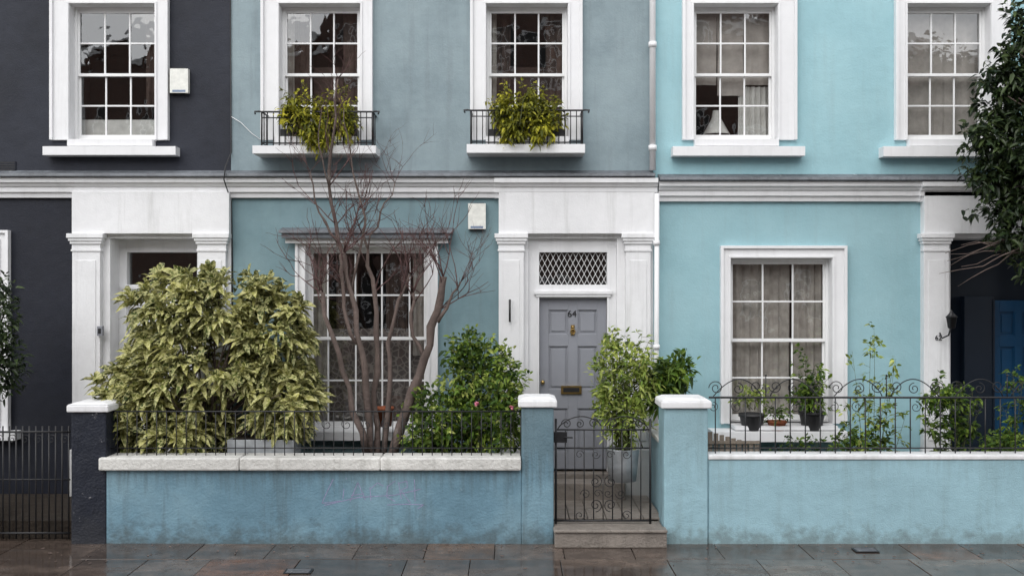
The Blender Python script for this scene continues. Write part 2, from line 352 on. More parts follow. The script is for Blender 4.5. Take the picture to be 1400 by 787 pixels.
def door(parent,dl,dr,y,mat,ztop,zbot,num=None,fan=True,ol=0,orr=0,zo=0,framemat=WHITE):
    m=MB(); x0,x1=dl,dr
    m.box(ol,x0,y-.06,y+.06,zbot,zo,framemat); m.box(x1,orr,y-.06,y+.06,zbot,zo,framemat)
    m.box(x0-.02,x0,y-.075,y-.06,zbot,ztop+.01,framemat); m.box(x1,x1+.02,y-.075,y-.06,zbot,ztop+.01,framemat)
    if fan:
        ft,fb=Z(345,y),Z(389,y)
        m.box(x0,x1,y-.06,y+.06,ft,zo,framemat); m.box(x0,x1,y-.06,y+.06,ztop,fb,framemat); m.box(x0-.06,x1+.06,y-.10,y-.062,ztop+.045,ztop+.085,framemat); m.box(x0-.04,x1+.04,y-.085,y-.062,ztop+.012,ztop+.044,framemat)
        m.face([(x0,y+.02,fb),(x1,y+.02,fb),(x1,y+.02,ft),(x0,y+.02,ft)],GLASS)
        if num:
            h=ft-fb; n=12; w=(x1-x0)/n; run=3
            for i in range(-run,n+1):
                for sgn in (1,-1):
                    xa=x0+i*w; ts=[q/60 for q in range(61) if x0-1e-6<=xa+w*run*((q/60) if sgn>0 else 1-q/60)<=x1+1e-6]
                    if len(ts)>2:
                        pt=lambda t:(xa+w*run*(t if sgn>0 else 1-t),y,fb+h*t)
                        m.tube([pt(ts[0]),pt(ts[-1])],.0045,SASH,4)
        m.box(x0-.3,x1+.3,y+.5,y+.52,zbot,ft+.2,DARK)
    yb=y+.03; w=x1-x0; h=ztop-zbot
    m.box(x0+.004,x1-.004,yb,yb+.03,zbot+.01,ztop-.004,mat)
    st=.115*w/.82
    xs=[x0+.004,x0+st,(x0+x1)/2-st*.5,(x0+x1)/2+st*.5,x1-st,x1-.004]
    zr=[0.01,.11,.36,.47,.72,.79,.93,.997]
    f=lambda t:zbot+h*t
    for a,b in ((0,1),(2,3),(4,5)): m.box(xs[a],xs[b],yb-.022,yb,f(zr[0]),f(zr[-1]),mat)
    for a,b in ((0,1),(2,3),(4,5),(6,7)):
        m.box(xs[1],xs[2],yb-.022,yb,f(zr[a]),f(zr[b]),mat); m.box(xs[3],xs[4],yb-.022,yb,f(zr[a]),f(zr[b]),mat)
    for a,b in ((1,2),(3,4),(5,6)):
        for c,d in ((1,2),(3,4)):
            m.box(xs[c]+.035,xs[d]-.035,yb-.012,yb,f(zr[a])+.035,f(zr[b])-.035,mat,0)
            for e in ((xs[c],xs[c]+.012,f(zr[a]),f(zr[b])),(xs[d]-.012,xs[d],f(zr[a]),f(zr[b]))): m.box(e[0],e[1],yb-.014,yb,e[2],e[3],mat)
    m.build('front_door',parent,.003)
    return yb
def house(x0px,cu,cl,wins,port,gw,top=9.4):
    H=empty('terraced_house'); xa,xb=X(x0px),X(x0px+577)
    hu=[];hl=[]
    for i,wd in enumerate(wins): 
        hu.append(window(H,'upper_window_%d'%(i+1),**wd)); 
        w2=dict(wd); w2['dz']=3.0; w2['curtain']='full'; hu.append(window(H,'top_window_%d'%(i+1),**w2))
    for i,wd in enumerate(gw): hl.append(window(H,'ground_window_%d'%(i+1),**wd))
    hl.append(port)
    m=MB(); zs=Z(246)
    wall_holes(m,xa,xb,zs,top,hu,cu); wall_holes(m,xa,xb,0,zs,hl,cl)
    m.build('walls',H)
    b=MB(); b.box(xa+.01,xb-.01,8,8.2,0,top,BRICK); b.box(xa+.005,xa+.1,.3,8,0,top,BRICK) ; b.box(xb-.1,xb-.005,.3,8,0,top,BRICK); b.box(xa,xb,.02,8.2,top-.3,top,LEAD)
    b.box(xa,xb,-.15,.3,top+.001,top+.5,cu); b.box(xa,xb,-.25,-.151,top-.1,top+.1,WHITE)
    b.box(xa+.05,xa+.9,3,4.2,top,top+1.6,BRICK)
    b.build('roof_and_party_walls',H)
    return H
up=lambda l,r,s,cur,sl=24,sr=24,seed=0,silld=.16,**k: dict(l=l,r=r,t=7,b=192,sl=sl,sr=sr,st=16,curtain=cur,sill=s,seed=seed,silld=silld,**k)
pA=(X(152)-.015,X(272)+.015,.1,Z(326)+.015)
HA=house(-261,NAVYU,NAVYL,[up(-190,-73,(-227,-43,200,212),'full',26,20,11),up(97,213,(58,240,200,212),'net',26,19,1)],pA,[dict(l=-150,r=0,t=330,b=588,sl=15,sr=15,st=15,curtain='drape',sill=(-170,20,590,602),seed=3)])
portico(HA,104,317,152,272,.35,'',38)
pB=(X(722)-.015,X(843)+.015,.1,Z(326)+.015)
HB=house(316,GREYU,GREYL,[up(383,493,(345,514,199,210),'sides',25,17,21,.38),up(665,776,(638,800,197,209),'sides',22,20,22,.38)],pB,
  [dict(l=419,r=585,t=338,b=588,sl=14,sr=14,st=8,cols=5,colw=[.13,.25,.24,.25,.13],curtain='lace',sill=(400,604,590,602),seed=5)])
portico(HB,682,893,722,843,.14,'',34)
pC=(X(1298)-.015,X(1433)+.015,.1,Z(326)+.015)
HC=house(893,TURQU,TURQL,[up(948,1062,(920,1101,200,213),'blind',16,26,31),up(1239,1352,(1208,1393,200,214),'full',17,26,32)],pC,
  [dict(l=998,r=1136,t=353,b=578,sl=14,sr=20,st=17,curtain='drape',sill=(975,1160,590,604),silld=.32,seed=41)])
portico(HC,1258,1470,1298,1433,.5,'',34)
def shift(d,o):
    d=dict(d); d['l']+=o; d['r']+=o; s=d['sill']; d['sill']=(s[0]+o,s[1]+o,s[2],s[3]); return d
for base,cu in ((-838,CREAM),(1470,WHITEG)):
    o=base-316
    pp=(X(722+o)-.015,X(843+o)+.015,.1,Z(326)+.015)
    Hn=house(base,cu,cu,[shift(up(383,493,(345,514,199,210),'full',25,17,61),o),shift(up(665,776,(638,800,197,209),'full',22,20,62),o)],pp,
      [shift(dict(l=419,r=585,t=338,b=588,sl=14,sr=14,st=8,curtain='drape',sill=(400,604,590,602),seed=65),o)])
    portico(Hn,682+o,893+o,722+o,843+o,.14,'',34)
    door(Hn,X(738+o),X(829+o),.1,DOORD,Z(405,.1),.45,None,True,X(722+o),X(843+o),Z(326))
    m=MB(); strcourse(m,X(base),X(base+577),237); m.build('string_course',Hn)
door(HA,X(178,.35),X(272)-.1,.3,WHITE,Z(400,.3),.45,None,True,X(152),X(272),Z(326))
yb=door(HB,X(737,.1),X(829.5,.1),.1,DOORG,Z(407,.1),.45,True,True,X(722),X(843),Z(326))
m=MB()
m.box(X(767,.1),X(795,.1),yb-.045,yb-.022,Z(538,.1),Z(527,.1),BRASS); m.box(X(770,.1),X(792,.1),yb-.05,yb-.045,Z(535.5,.1),Z(529.5,.1),IRON)
def ball(mb,c,r,mat,sq=1):
    prof=[(r*math.sin(math.pi*i/8),-r*math.cos(math.pi*i/8)*sq) for i in range(9)]; mb.lathe(c,prof,mat,12)
ball(m,(X(742,.1),yb-.05,Z(522,.1)),.026,BRASS); m.tube([(X(742,.1),yb,Z(522,.1)),(X(742,.1),yb-.04,Z(522,.1))],.01,BRASS)
ball(m,(X(783,.1),yb-.045,Z(447,.1)),.016,BRASS); m.tube([(X(783,.1)+.028*math.sin(a),yb-.05,Z(453,.1)-.03*math.cos(a)) for a in [i*math.pi/8 for i in range(17)]],.006,BRASS)
m.box(X(780.5,.1),X(785.5,.1),yb-.03,yb-.022,Z(458,.1),Z(444,.1),BRASS)
m.build('door_furniture',HB)
m=MB(); m.box(X(1298),X(1433),.42,.44,.44,Z(326),DOORD); m.build('porch_back',HC)
door(HC,X(1352,.4),X(1425,.4),.32,DOORBL,Z(410,.32),.45,None,False,X(1298)+.3,X(1433),Z(405,.32),DOORD)
def text(t,loc,size,mat,parent):
    c=bpy.data.curves.new('house_number','FONT'); c.body=t; c.size=size; c.extrude=.003; c.align_x='CENTER'
    o=bpy.data.objects.new('house_number',c); scene.collection.objects.link(o); o.location=loc; o.rotation_euler=(math.radians(90),0,0); c.materials.append(mat); o.parent=parent
text('64',(X(782,.1),yb-.027,Z(433,.1)),.115,IRON,HB); text('62',(X(1277),-.125,Z(464)),.085,IRON,HC)
m=MB(); strcourse(m,X(-261),X(316)-.003,236); m.build('string_course',HA,.003)
m=MB(); strcourse(m,X(316),X(893)-.003,236); strcourse(m,X(676),X(897),236.7,.03,False); m.build('string_course',HB,.003)
m=MB(); strcourse(m,X(899),X(1470),241); strcourse(m,X(1253),X(1470),241.7,.03,False); m.build('string_course',HC,.003)
# window hood
m=MB(); a,b=X(390),X(617)
m.box(a+.03,b-.03,-.13,-.076,Z(333),Z(326),WHITE); m.box(a,b,-.2,.005,Z(326,-.1),Z(318,-.1),LEAD); m.prism([(.005,Z(311)),(-.225,Z(316)),(-.23,Z(320)),(.005,Z(318.5))],a-.03,b+.03,LEAD); m.build('window_hood',HB,.003)
m=MB()
m.box(X(0),X(22),-.012,0,Z(235),Z(221),NAVYL)
for i in range(4): m.box(X(1),X(21),-.016,-.012,Z(233-3.3*i),Z(231.5-3.3*i),IRON)
m.build('air_vent',HA)
# ------------------------------------------------------------ small wall fixtures
def alarm(l,r,t,b):
    m=MB(); m.box(X(l,-.08),X(r,-.08),-.08,-.01,Z(b,-.08),Z(t,-.08),ALARM); m.box(X(l,-.08)+.03,X(r,-.08)-.03,-.0815,-.0801,Z(b-1,-.08),Z(b-4,-.08),BLUEST)
    m.box(X(l)+.02,X(r)-.02,-.05,0,Z(b)-.02,Z(t)+.0,BLACKPOT); m.build('alarm_box',None,.012)
alarm(232,257,94,127); alarm(640,664,278,313)
m=MB(); x=X(891); m.tube([(x,-.075,9.5),(x,-.075,Z(236)+.02)],.038,WHITE,12); 
for py in (60,200): m.tube([(x,-.075,Z(py)),(x,-.075,Z(py+7))],.05,WHITE,12)
m.tube([(x+.04,-.16,Z(266)),(x+.03,-.16,.2)],.03,WHITE,10)
for py in (330,470): m.tube([(x+.035,-.16,Z(py)),(x+.035,-.16,Z(py+6))],.04,WHITE,12)
m.build('drainpipe')
m=MB(); m.tube([(X(316),-.012,9),(X(315.5),-.015,6),(X(316.5),-.014,4.3),(X(316),-.24,4.1),(X(314),-.24,3.95),(X(317),-.02,3.7),(X(318),-.012,3.0),(X(318),-.012,.3)],.008,IRON,6)
m.tube([(X(317),-.02,Z(160)),(X(330),-.02,Z(168)),(X(345),-.02,Z(183)),(X(358),-.03,Z(192))],.004,SASH,5)
m.build('wall_cable')
m=MB(); m.tube([P(697,409,-.17),P(697,440,-.17)],.012,IRON,8); m.tube([P(697,411,-.17),P(697,411,-.1)],.008,IRON); m.tube([P(697,438,-.17),P(697,438,-.1)],.008,IRON); m.build('iron_pull_handle')
m=MB(); m.box(X(140),X(147),-.16,-.1,Z(458),Z(445),DOORG); m.box(X(141.5),X(145.5),-.165,-.16,Z(455),Z(448),IRON); m.build('doorbell_box',None,.003)
m=MB(); c=P(1301,442,-.26)
m.tube([P(1285,455,-.115),P(1288,462,-.2),P(1297,458,-.26),c],.01,IRON); m.lathe(c,[(.03,-.06),(.045,-.05),(.065,.07),(.075,.075),(.02,.13),(.008,.16)],IRON,6)
m.build('wall_lantern')
# ------------------------------------------------------------ balconies
def balcony(l,r,t,b,y=-.34):
    m=MB(); x0,x1,z0,z1=X(l,y)+.05,X(r,y)-.05,Z(b,y),Z(t,y)
    m.tube([(x0-.07,y-.02,z1-.03),(x0-.08,y-.01,z1),(x0-.04,y,z1+.005),(x0,y,z1),(x1,y,z1),(x1+.04,y,z1+.005),(x1+.08,y-.01,z1),(x1+.07,y-.02,z1-.03)],.011,IRON,6)
    for z in (z0+.03,z1-.07): m.tube([(x0,y,z),(x1,y,z)],.007,IRON,5)
    for x in (x0,x1):
        m.tube([(x,y,z1),(x,-.01,z1)],.011,IRON,6); m.tube([(x,y,z0+.03),(x,-.01,z0+.03)],.007,IRON,5)
        m.tube([(x,y,z1),(x,y,z0)],.011,IRON,6)
        for i in range(1,3): m.tube([(x,y*i/3,z1),(x,y*i/3,z0+.03)],.006,IRON,5)
    n=19
    for i in range(1,n):
        x=x0+(x1-x0)*i/n; m.tube([(x,y,z1),(x,y,z0)],.006,IRON,5)
    m.build('balcony_railing')
balcony(352,515,153,199); balcony(638,802,151,198)
# ------------------------------------------------------------ foliage
TV=np.array([(0,0,0),(.3,.42,.08),(.3,0,0),(.3,-.42,.08),(.68,.34,.06),(.68,0,0),(.68,-.34,.06),(1,0,0)],float)
TF=[(0,1,2),(0,2,3),(1,4,5,2),(2,5,6,3),(4,7,5),(5,7,6)]
def leaves(mb,pos,dirs,L,Wr,droop,mat,upb=.7):
    n=len(pos); pos=np.asarray(pos,float); d=np.asarray(dirs,float); d/=np.linalg.norm(d,axis=1)[:,None]+1e-9
    L=np.broadcast_to(L,(n,)).astype(float)
    ref=rng.normal(size=(n,3))*(1-upb); ref[:,2]+=upb; ref[:,1]-=.45*upb
    s=np.cross(ref,d); s/=np.linalg.norm(s,axis=1)[:,None]+1e-9; u=np.cross(d,s)
    T=TV[None]*np.ones((n,1,1)); 
    q=T[:,:,0]
    out=pos[:,None]+d[:,None]*(q*L[:,None])[:,:,None]+s[:,None]*(T[:,:,1]*(L*Wr)[:,None])[:,:,None]+u[:,None]*(T[:,:,2]*(L)[:,None]*Wr*2)[:,:,None]
    out[:,:,2]-=(q**2)*(L*droop)[:,None]
    b=len(mb.v); k=mb.mid(mat)
    mb.v+=[tuple(p) for p in out.reshape(-1,3)]
    for i in range(n):
        o=b+i*8
        for f in TF: mb.f.append(tuple(o+j for j in f)); mb.mi.append(k); mb.sm.append(False)
def blobpts(blobs,n,shell=.5,lump=.18):
    B=[(np.array(P(px,py,y)),np.array([rx*(D+y)/F,ry,rz*(D+y)/F])) for px,py,y,rx,rz,ry in blobs]
    vol=np.array([np.prod(b[1])**.8 for b in B]); vol/=vol.sum(); P_=[];N_=[]
    while len(P_)<n:
        i=rng.choice(len(B),p=vol); c,r=B[i]; u=rng.normal(size=3); u/=np.linalg.norm(u)
        rr=1-(1-shell)*rng.random()**1.5
        lf=1+lump*(math.sin(5*u[0]+i*2.1)*math.cos(6*u[2]+i)+.6*math.sin(11*u[1]+7*u[2]+i))
        p=c+u*r*rr*lf
        if any(j!=i and np.sum(((p-B[j][0])/B[j][1])**2)<.45 for j in range(len(B))): continue
        nn=u/r; nn/=np.linalg.norm(nn); P_.append(p); N_.append(nn)
    return np.array(P_),np.array(N_)
def rosettes(mb,pts,nrm,k,L,Wr,droop,mat,up=.5,spread=1.1):
    pos=[];dr=[];LL=[]
    for p,n in zip(pts,nrm):
        ax=n*.7+np.array([0,0,up])+rng.normal(size=3)*.25; ax/=np.linalg.norm(ax)
        a=np.cross(ax,[.3,.2,.9]); a/=np.linalg.norm(a); b=np.cross(ax,a); ph=rng.random()*6.3
        for i in range(k):
            an=ph+i*2.4; t=spread*(.35+.75*i/k)+rng.normal()*.12
            d=ax*math.cos(t)+(a*math.cos(an)+b*math.sin(an))*math.sin(t)
            pos.append(p-ax*(.06*i/k)*L/.1); dr.append(d); LL.append(L*rng.uniform(.7,1.15))
    leaves(mb,pos,dr,np.array(LL),Wr,droop,mat)
def clumps(mb,blobs,nc,k,rad,L,Wr,mat,droop=.3,shell=.4,up=.3,lump=.2,size=(.6,1.25)):
    pts,nr=blobpts(blobs,nc,shell,lump); pos=np.repeat(pts,k,0)+rng.normal(size=(nc*k,3))*rad
    dr=np.repeat(nr,k,0)*.6+rng.normal(size=(nc*k,3))*.7; dr[:,2]+=up
    leaves(mb,pos,dr,L*rng.uniform(size[0],size[1],nc*k),Wr,droop,mat)
def stems(mb,base,pts,mat,r=.006,spread=.06):
    for p in pts:
        b=np.array(base)+np.array([rng.normal()*spread,rng.normal()*spread,0]); p=np.array(p)
        mid=b*.5+p*.5+np.array([(b[0]-p[0])*.15,0,.08]); 
        mb.tube([b,(b*.6+mid*.4),mid,(mid*.4+p*.6),p],[r*1.6,r*1.4,r,r*.8,r*.5],mat,5)
def shoots(m,base,tips,mat,lf,L=.06,k=14,r=.006,lo=.3,Wr=.55,sp=.06):
    for t in tips:
        b=Vector(base)+Vector((random.uniform(-sp,sp),random.uniform(-.05,.05),0)); e=Vector(P(*t)); c=b.lerp(e,.5)+Vector((random.uniform(-.06,.06),0,.05))
        pts=[b.lerp(c,i/6).lerp(c.lerp(e,i/6),i/6) for i in range(7)]
        m.tube(pts,[r*(1-.12*i) for i in range(7)],STEM,5)
        pos=[];dr=[]
        for i in range(k):
            s=random.uniform(lo,1); j=min(5,int(s*6)); q=pts[j].lerp(pts[j+1],s*6-j)
            d=Vector((random.gauss(0,1),random.gauss(0,.8),random.gauss(.3,.6))).normalized(); e2=q+d*random.uniform(.02,.1)*min(1,L/.05); m.tube([q,e2],.0016,STEM,4)
            for _ in range(lf): pos.append(e2+Vector((random.gauss(0,.012),random.gauss(0,.012),random.gauss(0,.012)))); dr.append(d+Vector((random.gauss(0,.7),random.gauss(0,.7),random.gauss(0,.5))))
        leaves(m,[tuple(q) for q in pos],[tuple(q) for q in dr],L*rng.uniform(.6,1.2,len(pos)),Wr,.3,mat)
def wispy(name,base,tips,mat,lf,L=.06,k=14,r=.006,lo=.3):
    m=MB(); shoots(m,base,tips,mat,lf,L,k,r,lo); return m.build(name)
m=MB()
AB=[(285,505,-.8,112,92,.55),(240,428,-.8,66,60,.45),(378,460,-.75,46,72,.4),(185,545,-.95,54,52,.4),(392,545,-.85,46,56,.45),(300,425,-.8,50,52,.4),(225,588,-1.0,80,32,.4),(350,398,-.75,24,28,.25),(220,388,-.8,26,22,.25),(408,430,-.75,22,28,.25),(275,395,-.8,28,26,.25)]
p,n=blobpts(AB,480,.8,.16); rosettes(m,p,n,10,.20,.41,.42,AUC,.4,1.2)
p2,n2=blobpts(AB,230,.3,.1); rosettes(m,p2,n2,7,.18,.42,.4,AUC,.3,1.3)
stems(m,P(285,628,-.75),p[::7]*.9+np.array(P(285,560,-.75))*.1,BARK,.009,.12)
m.build('variegated_aucuba_bush')
m=MB(); 
m.box(X(322,-.9),X(408,-.9),-1.15,-.85,.2,Z(598,-1.0),ZINC,-.02); m.box(X(326,-.9),X(404,-.9),-1.14,-.86,Z(598,-1.),Z(598,-1.)+.01,SOIL); m.build('zinc_planter',None,.008)
m=MB()
GB=[(650,500,-.7,36,38,.3),(690,520,-.8,22,34,.25),(622,572,-.9,58,40,.35),(680,575,-1.0,40,44,.35),(590,592,-1.0,34,30,.3),(638,470,-.7,18,16,.2)]
clumps(m,GB,470,10,.05,.078,.55,GRN,.3,.35,.3,.32); p,n=blobpts(GB,26,.8); stems(m,P(650,630,-.8),p,STEM,.005,.15)
p,n=blobpts(GB,250,1.0,.35); 
q=np.repeat(p,3,0)+rng.normal(size=(750,3))*.03; nn=np.repeat(n,3,0); leaves(m,q,nn+rng.normal(size=nn.shape)*.5+np.array([0,0,.5]),.08,.5,.4,BAM)
shoots(m,P(650,600,-.85),[(618,470,-.8),(668,460,-.8),(700,490,-.9),(605,520,-.9),(572,548,-1.),(716,525,-1.),(645,452,-.7),(560,575,-1.0),(715,550,-1.1),(630,500,-.9),(688,480,-.8)],BAM,4,.07,16,.005,.45,.5,.25)
m.build('garden_shrub')
m=MB()
for px,py in ((652,552),(700,556)):
    c=np.array(P(px,py,-1.34)); 
    k=12; leaves(m,np.repeat(c[None],k,0),rng.normal(size=(k,3)),.035,.8,.1,PINK)
    m.tube([c,c+np.array([.01,.05,-.08]),P(px+4,626,-1.2)],.004,STEM,5)
m.build('pink_rose')
m=MB(); base=P(851,615,-.85); y=-.85
BB=[(838,505,y,24,38,.2),(868,522,y,26,42,.2),(850,565,y,34,40,.24),(842,475,y,14,22,.14),(882,495,y,11,28,.14),(824,548,y,13,32,.15)]
clumps(m,BB,330,9,.04,.08,.38,BAM,.35,.2,.5,.3); p,n=blobpts(BB,40,.85,.3); stems(m,base,p,STEM,.004,.06)
shoots(m,base,[(832,452,y),(815,480,y),(858,462,y),(878,455,y),(893,480,y),(812,515,y),(846,466,y),(898,520,y),(868,470,y)],BAM,4,.075,18,.004,.4,.38)
m.build('potted_light_green_shrub')
def pot(name,px,pyt,pyb,y,rt,mat,rb=.8,ring=True):
    m=MB(); c=P(px,pyb,y); h=Z(pyt,y)-Z(pyb,y); r=rt*(D+y)/F
    m.lathe(c,[(0,0),(r*rb,0),(r*.97,h*.86),(r*1.06,h*.86),(r*1.06,h),(r*.94,h),(r*.92,h*.9),(0,h*.9)] if ring else [(0,0),(r*rb,0),(r*(rb+1)/2*1.0,h*.5),(r*1.0,h*.97),(r*1.03,h),(r*.95,h),(r*.93,h*.92),(0,h*.92)],mat,24); m.build(name)
    return c
pot('zinc_plant_pot',851,612,656,-.9,23,ZINC,.82,False)
m=MB(); clumps(m,[(920,512,-.7,24,22,.2),(905,535,-.7,20,22,.2)],110,8,.04,.125,.34,GRN,.4,.2,.4,.35); shoots(m,(X(920,-.7),-.7,.3),[(915,500,-.7),(933,480,-.7),(905,520,-.7),(942,498,-.7),(895,525,-.7),(925,490,-.7)],GRN,3,.11,12,.006,.6,.34,.04); m.build('leafy_shrub')
def boxplant(blobs,trough,tips):
    m=MB(); clumps(m,blobs,270,9,.035,.07,.48,YGR,.5,.25,.0,.35); m.box(X(trough[0],-.2),X(trough[1],-.2),-.28,-.12,Z(trough[3],-.2),Z(trough[2],-.2),BLACKPOT)
    p,n=blobpts(blobs,24,.9,.3); stems(m,P((trough[0]+trough[1])/2,trough[2],-.2),p,STEM,.003,.15)
    shoots(m,P((trough[0]+trough[1])/2,180,-.25),tips,YGR,4,.06,14,.003,.5,.45,.25)
    m.build('window_box_plant')
boxplant([(405,155,-.3,20,24,.14),(425,174,-.33,20,20,.14),(457,160,-.28,22,22,.14),(472,174,-.33,14,20,.12),(438,192,-.42,18,10,.08)],(385,490,178,197),[(395,125,-.3),(412,122,-.3),(450,128,-.3),(468,124,-.3),(487,150,-.3),(386,145,-.3),(430,145,-.3)])
boxplant([(695,152,-.3,22,24,.14),(725,148,-.3,24,22,.14),(750,160,-.3,18,22,.14),(698,178,-.36,24,16,.12),(738,178,-.36,24,16,.12)],(668,772,178,196),[(690,118,-.3),(712,115,-.3),(738,120,-.3),(760,132,-.3),(772,158,-.3),(672,140,-.3)])
# evergreen tree right
m=MB(); y=-1.1
m.tube([P(1475,640,y),P(1468,520,y),P(1472,400,y),P(1455,300,y),P(1450,180,y),P(1440,60,y)],[.09,.08,.075,.065,.05,.02],BARK,10)
EB=[(1435,90,y,66,58,.6),(1405,150,y,46,46,.45),(1385,215,y,42,38,.4),(1440,200,y,75,80,.7),(1400,282,y,50,34,.4),(1375,110,y,22,34,.3),(1450,300,y,60,60,.5),(1415,30,y,36,38,.4),(1500,170,y,80,150,.8),(1348,190,y-.1,20,20,.2),(1350,245,y,22,16,.2),(1385,325,y,20,14,.2)]
clumps(m,EB,1500,10,.05,.10,.48,DGR,.35,.2,.0,.38); p,n=blobpts(EB,60,.9,.3)
for q in p:
    b=Vector(P(1458,min(330,max(60,393.5-(q[2]-CZ)*F/10.9+60)),y)); e=Vector(q); m.tube([b,b.lerp(e,.5)+Vector((0,0,.06)),e],[.02,.013,.004],BARK,5)
shoots(m,P(1450,200,y),[(1322,205,y),(1318,180,y),(1330,140,y),(1345,85,y),(1365,60,y),(1385,20,y),(1325,235,y),(1318,255,y),(1335,290,y),(1355,310,y),(1340,165,y),(1340,110,y)],DGR,5,.10,28,.008,.5,.48,.05)
shoots(m,P(1450,310,y),[(1370,345,y),(1390,365,y),(1350,335,y),(1405,380,y)],DGR,4,.09,22,.008,.4,.48,.05)
for a in range(8):
    pts=[P(1450,320,y)]; px,py=1440,325
    for i in range(6):
        px-=random.uniform(16,32); py+=random.uniform(-8,12)+a*1.2; pts.append(P(px,py,y+random.uniform(-.15,.15)))
    m.tube(pts,[.014,.011,.009,.007,.006,.004,.003],BARK,5)
m.build('evergreen_tree')
m=MB(); clumps(m,[(1290,545,-1.05,20,12,.2)],50,8,.05,.07,.55,GRN,.3,.2,.3,.35); shoots(m,(X(1300,-1.),-1.,.4),[(1262,532,-1.05),(1330,535,-1.05),(1282,518,-1.05),(1308,520,-1.),(1340,560,-1.),(1265,572,-1.1),(1275,548,-1.1),(1300,540,-1.),(1318,552,-1.),(1290,565,-1.),(1325,580,-1.),(1295,530,-1.1)],GRN,5,.068,15,.005,.45); m.build('ivy_bush')
m=MB(); clumps(m,[(1372,608,-1.1,34,14,.2)],70,8,.04,.07,.5,GRN); shoots(m,(X(1390,-1.),-1.,.3),[(1385,505,-1.),(1400,515,-1.),(1392,540,-1.),(1375,560,-1.),(1350,590,-1.),(1410,500,-1.),(1380,585,-1.)],GRN,4,.065,18,.005,.4); m.build('small_shrub')
m=MB(); clumps(m,[(2,430,-.9,16,44,.2),(-10,490,-.9,32,50,.3)],220,8,.05,.09,.45,DGR); m.tube([(X(-15,-.9),-.9,.1),P(-8,470,-.9)],.02,BARK); m.build('dark_shrub')
y=-.95
wispy('tall_climbing_plant',(X(1190,y),y,.2),[(1195,445,y),(1190,460,y),(1165,480,y),(1225,490,y),(1220,505,y),(1215,525,y),(1155,545,y),(1240,560,y),(1180,520,y)],BAM,4,.065,18,.005)
wispy('low_bedding_plant',(X(1175,y),y,.2),[(1160,585,y),(1190,590,y),(1200,575,y),(1145,600,y),(1175,600,y),(1185,608,y),(1210,600,y),(1135,605,y),(1170,590,y)],GRN,5,.065,26,.005,.5)
wispy('low_bedding_plant',(X(1050,y),y,.2),[(1070,605,y),(1090,600,y),(1110,600,y),(1125,596,y)],GRN,4,.06,22,.005,.5)
wispy('window_plant',P(1105,560,-.28),[(1100,475,-.28),(1090,500,-.28),(1118,500,-.28),(1110,530,-.3),(1085,540,-.3),(1130,520,-.3),(1125,560,-.3),(1095,545,-.3),(1115,548,-.3)],GRN,5,.065,18,.004)
wispy('window_plant',P(1030,560,-.28),[(1020,530,-.28),(1040,525,-.28),(1010,545,-.3),(1050,540,-.3),(1030,538,-.3)],BAM,4,.055,14,.004)
wispy('window_plant',P(1062,575,-.28),[(1058,560,-.28),(1068,562,-.28),(1075,570,-.3)],GRN,4,.05,14,.003)
for px,pt,r,mt in ((1028,565,19,BLACKPOT),(1062,575,13,TERRA),(1110,562,22,BLACKPOT)):
    zb=Z(590,-.32); yy=-.17; cc=(X(px,yy),yy,zb+.001); h=Z(pt,yy)-zb; rr=min(r*(D+yy)/F,.15)
    m=MB(); m.lathe(cc,[(0,0),(rr*.75,0),(rr*.96,h*.82),(rr*1.05,h*.82),(rr*1.05,h),(rr*.94,h),(rr*.9,h*.9),(0,h*.9)],mt,20); m.build('plant_pot')
# bare tree
m=MB(); y=-.85
def branch(pts,rads,mat=BARK,sides=8):
    out=[];rr=[]
    for i in range(len(pts)-1):
        a,b=Vector(pts[i]),Vector(pts[i+1])
        for t in (0,.33,.66):
            j=Vector((random.gauss(0,1),random.gauss(0,1),random.gauss(0,1)))*.015; out.append(a.lerp(b,t)+j*(t>0)); rr.append((rads[i]*(1-t)+rads[i+1]*t)*random.uniform(.84,1.18))
    out.append(Vector(pts[-1])); rr.append(rads[-1]); m.tube(out,[q*.85 for q in rr],mat,sides); return out,rr
def grow(p,d,L,r,depth):
    n=5; pts=[p.copy()]; q=p.copy(); dd=d.copy()
    for i in range(n):
        dd=(dd+Vector((random.gauss(0,.16),random.gauss(0,.13),random.gauss(.05,.12)))).normalized(); q=q+dd*L/n
        q.y=min(-.25,max(-1.45,q.y)); pts.append(q.copy())
    m.tube(pts,[r*(1-.13*i) for i in range(n+1)],TWIG,5)
    if depth>0:
        for _ in range(random.choice((2,3,3))):
            i=random.randint(1,n); nd=(dd+Vector((random.gauss(0,.6),random.gauss(0,.4),random.gauss(.15,.35)))).normalized(); grow(pts[i],nd,L*random.uniform(.45,.75),r*.65,depth-1)
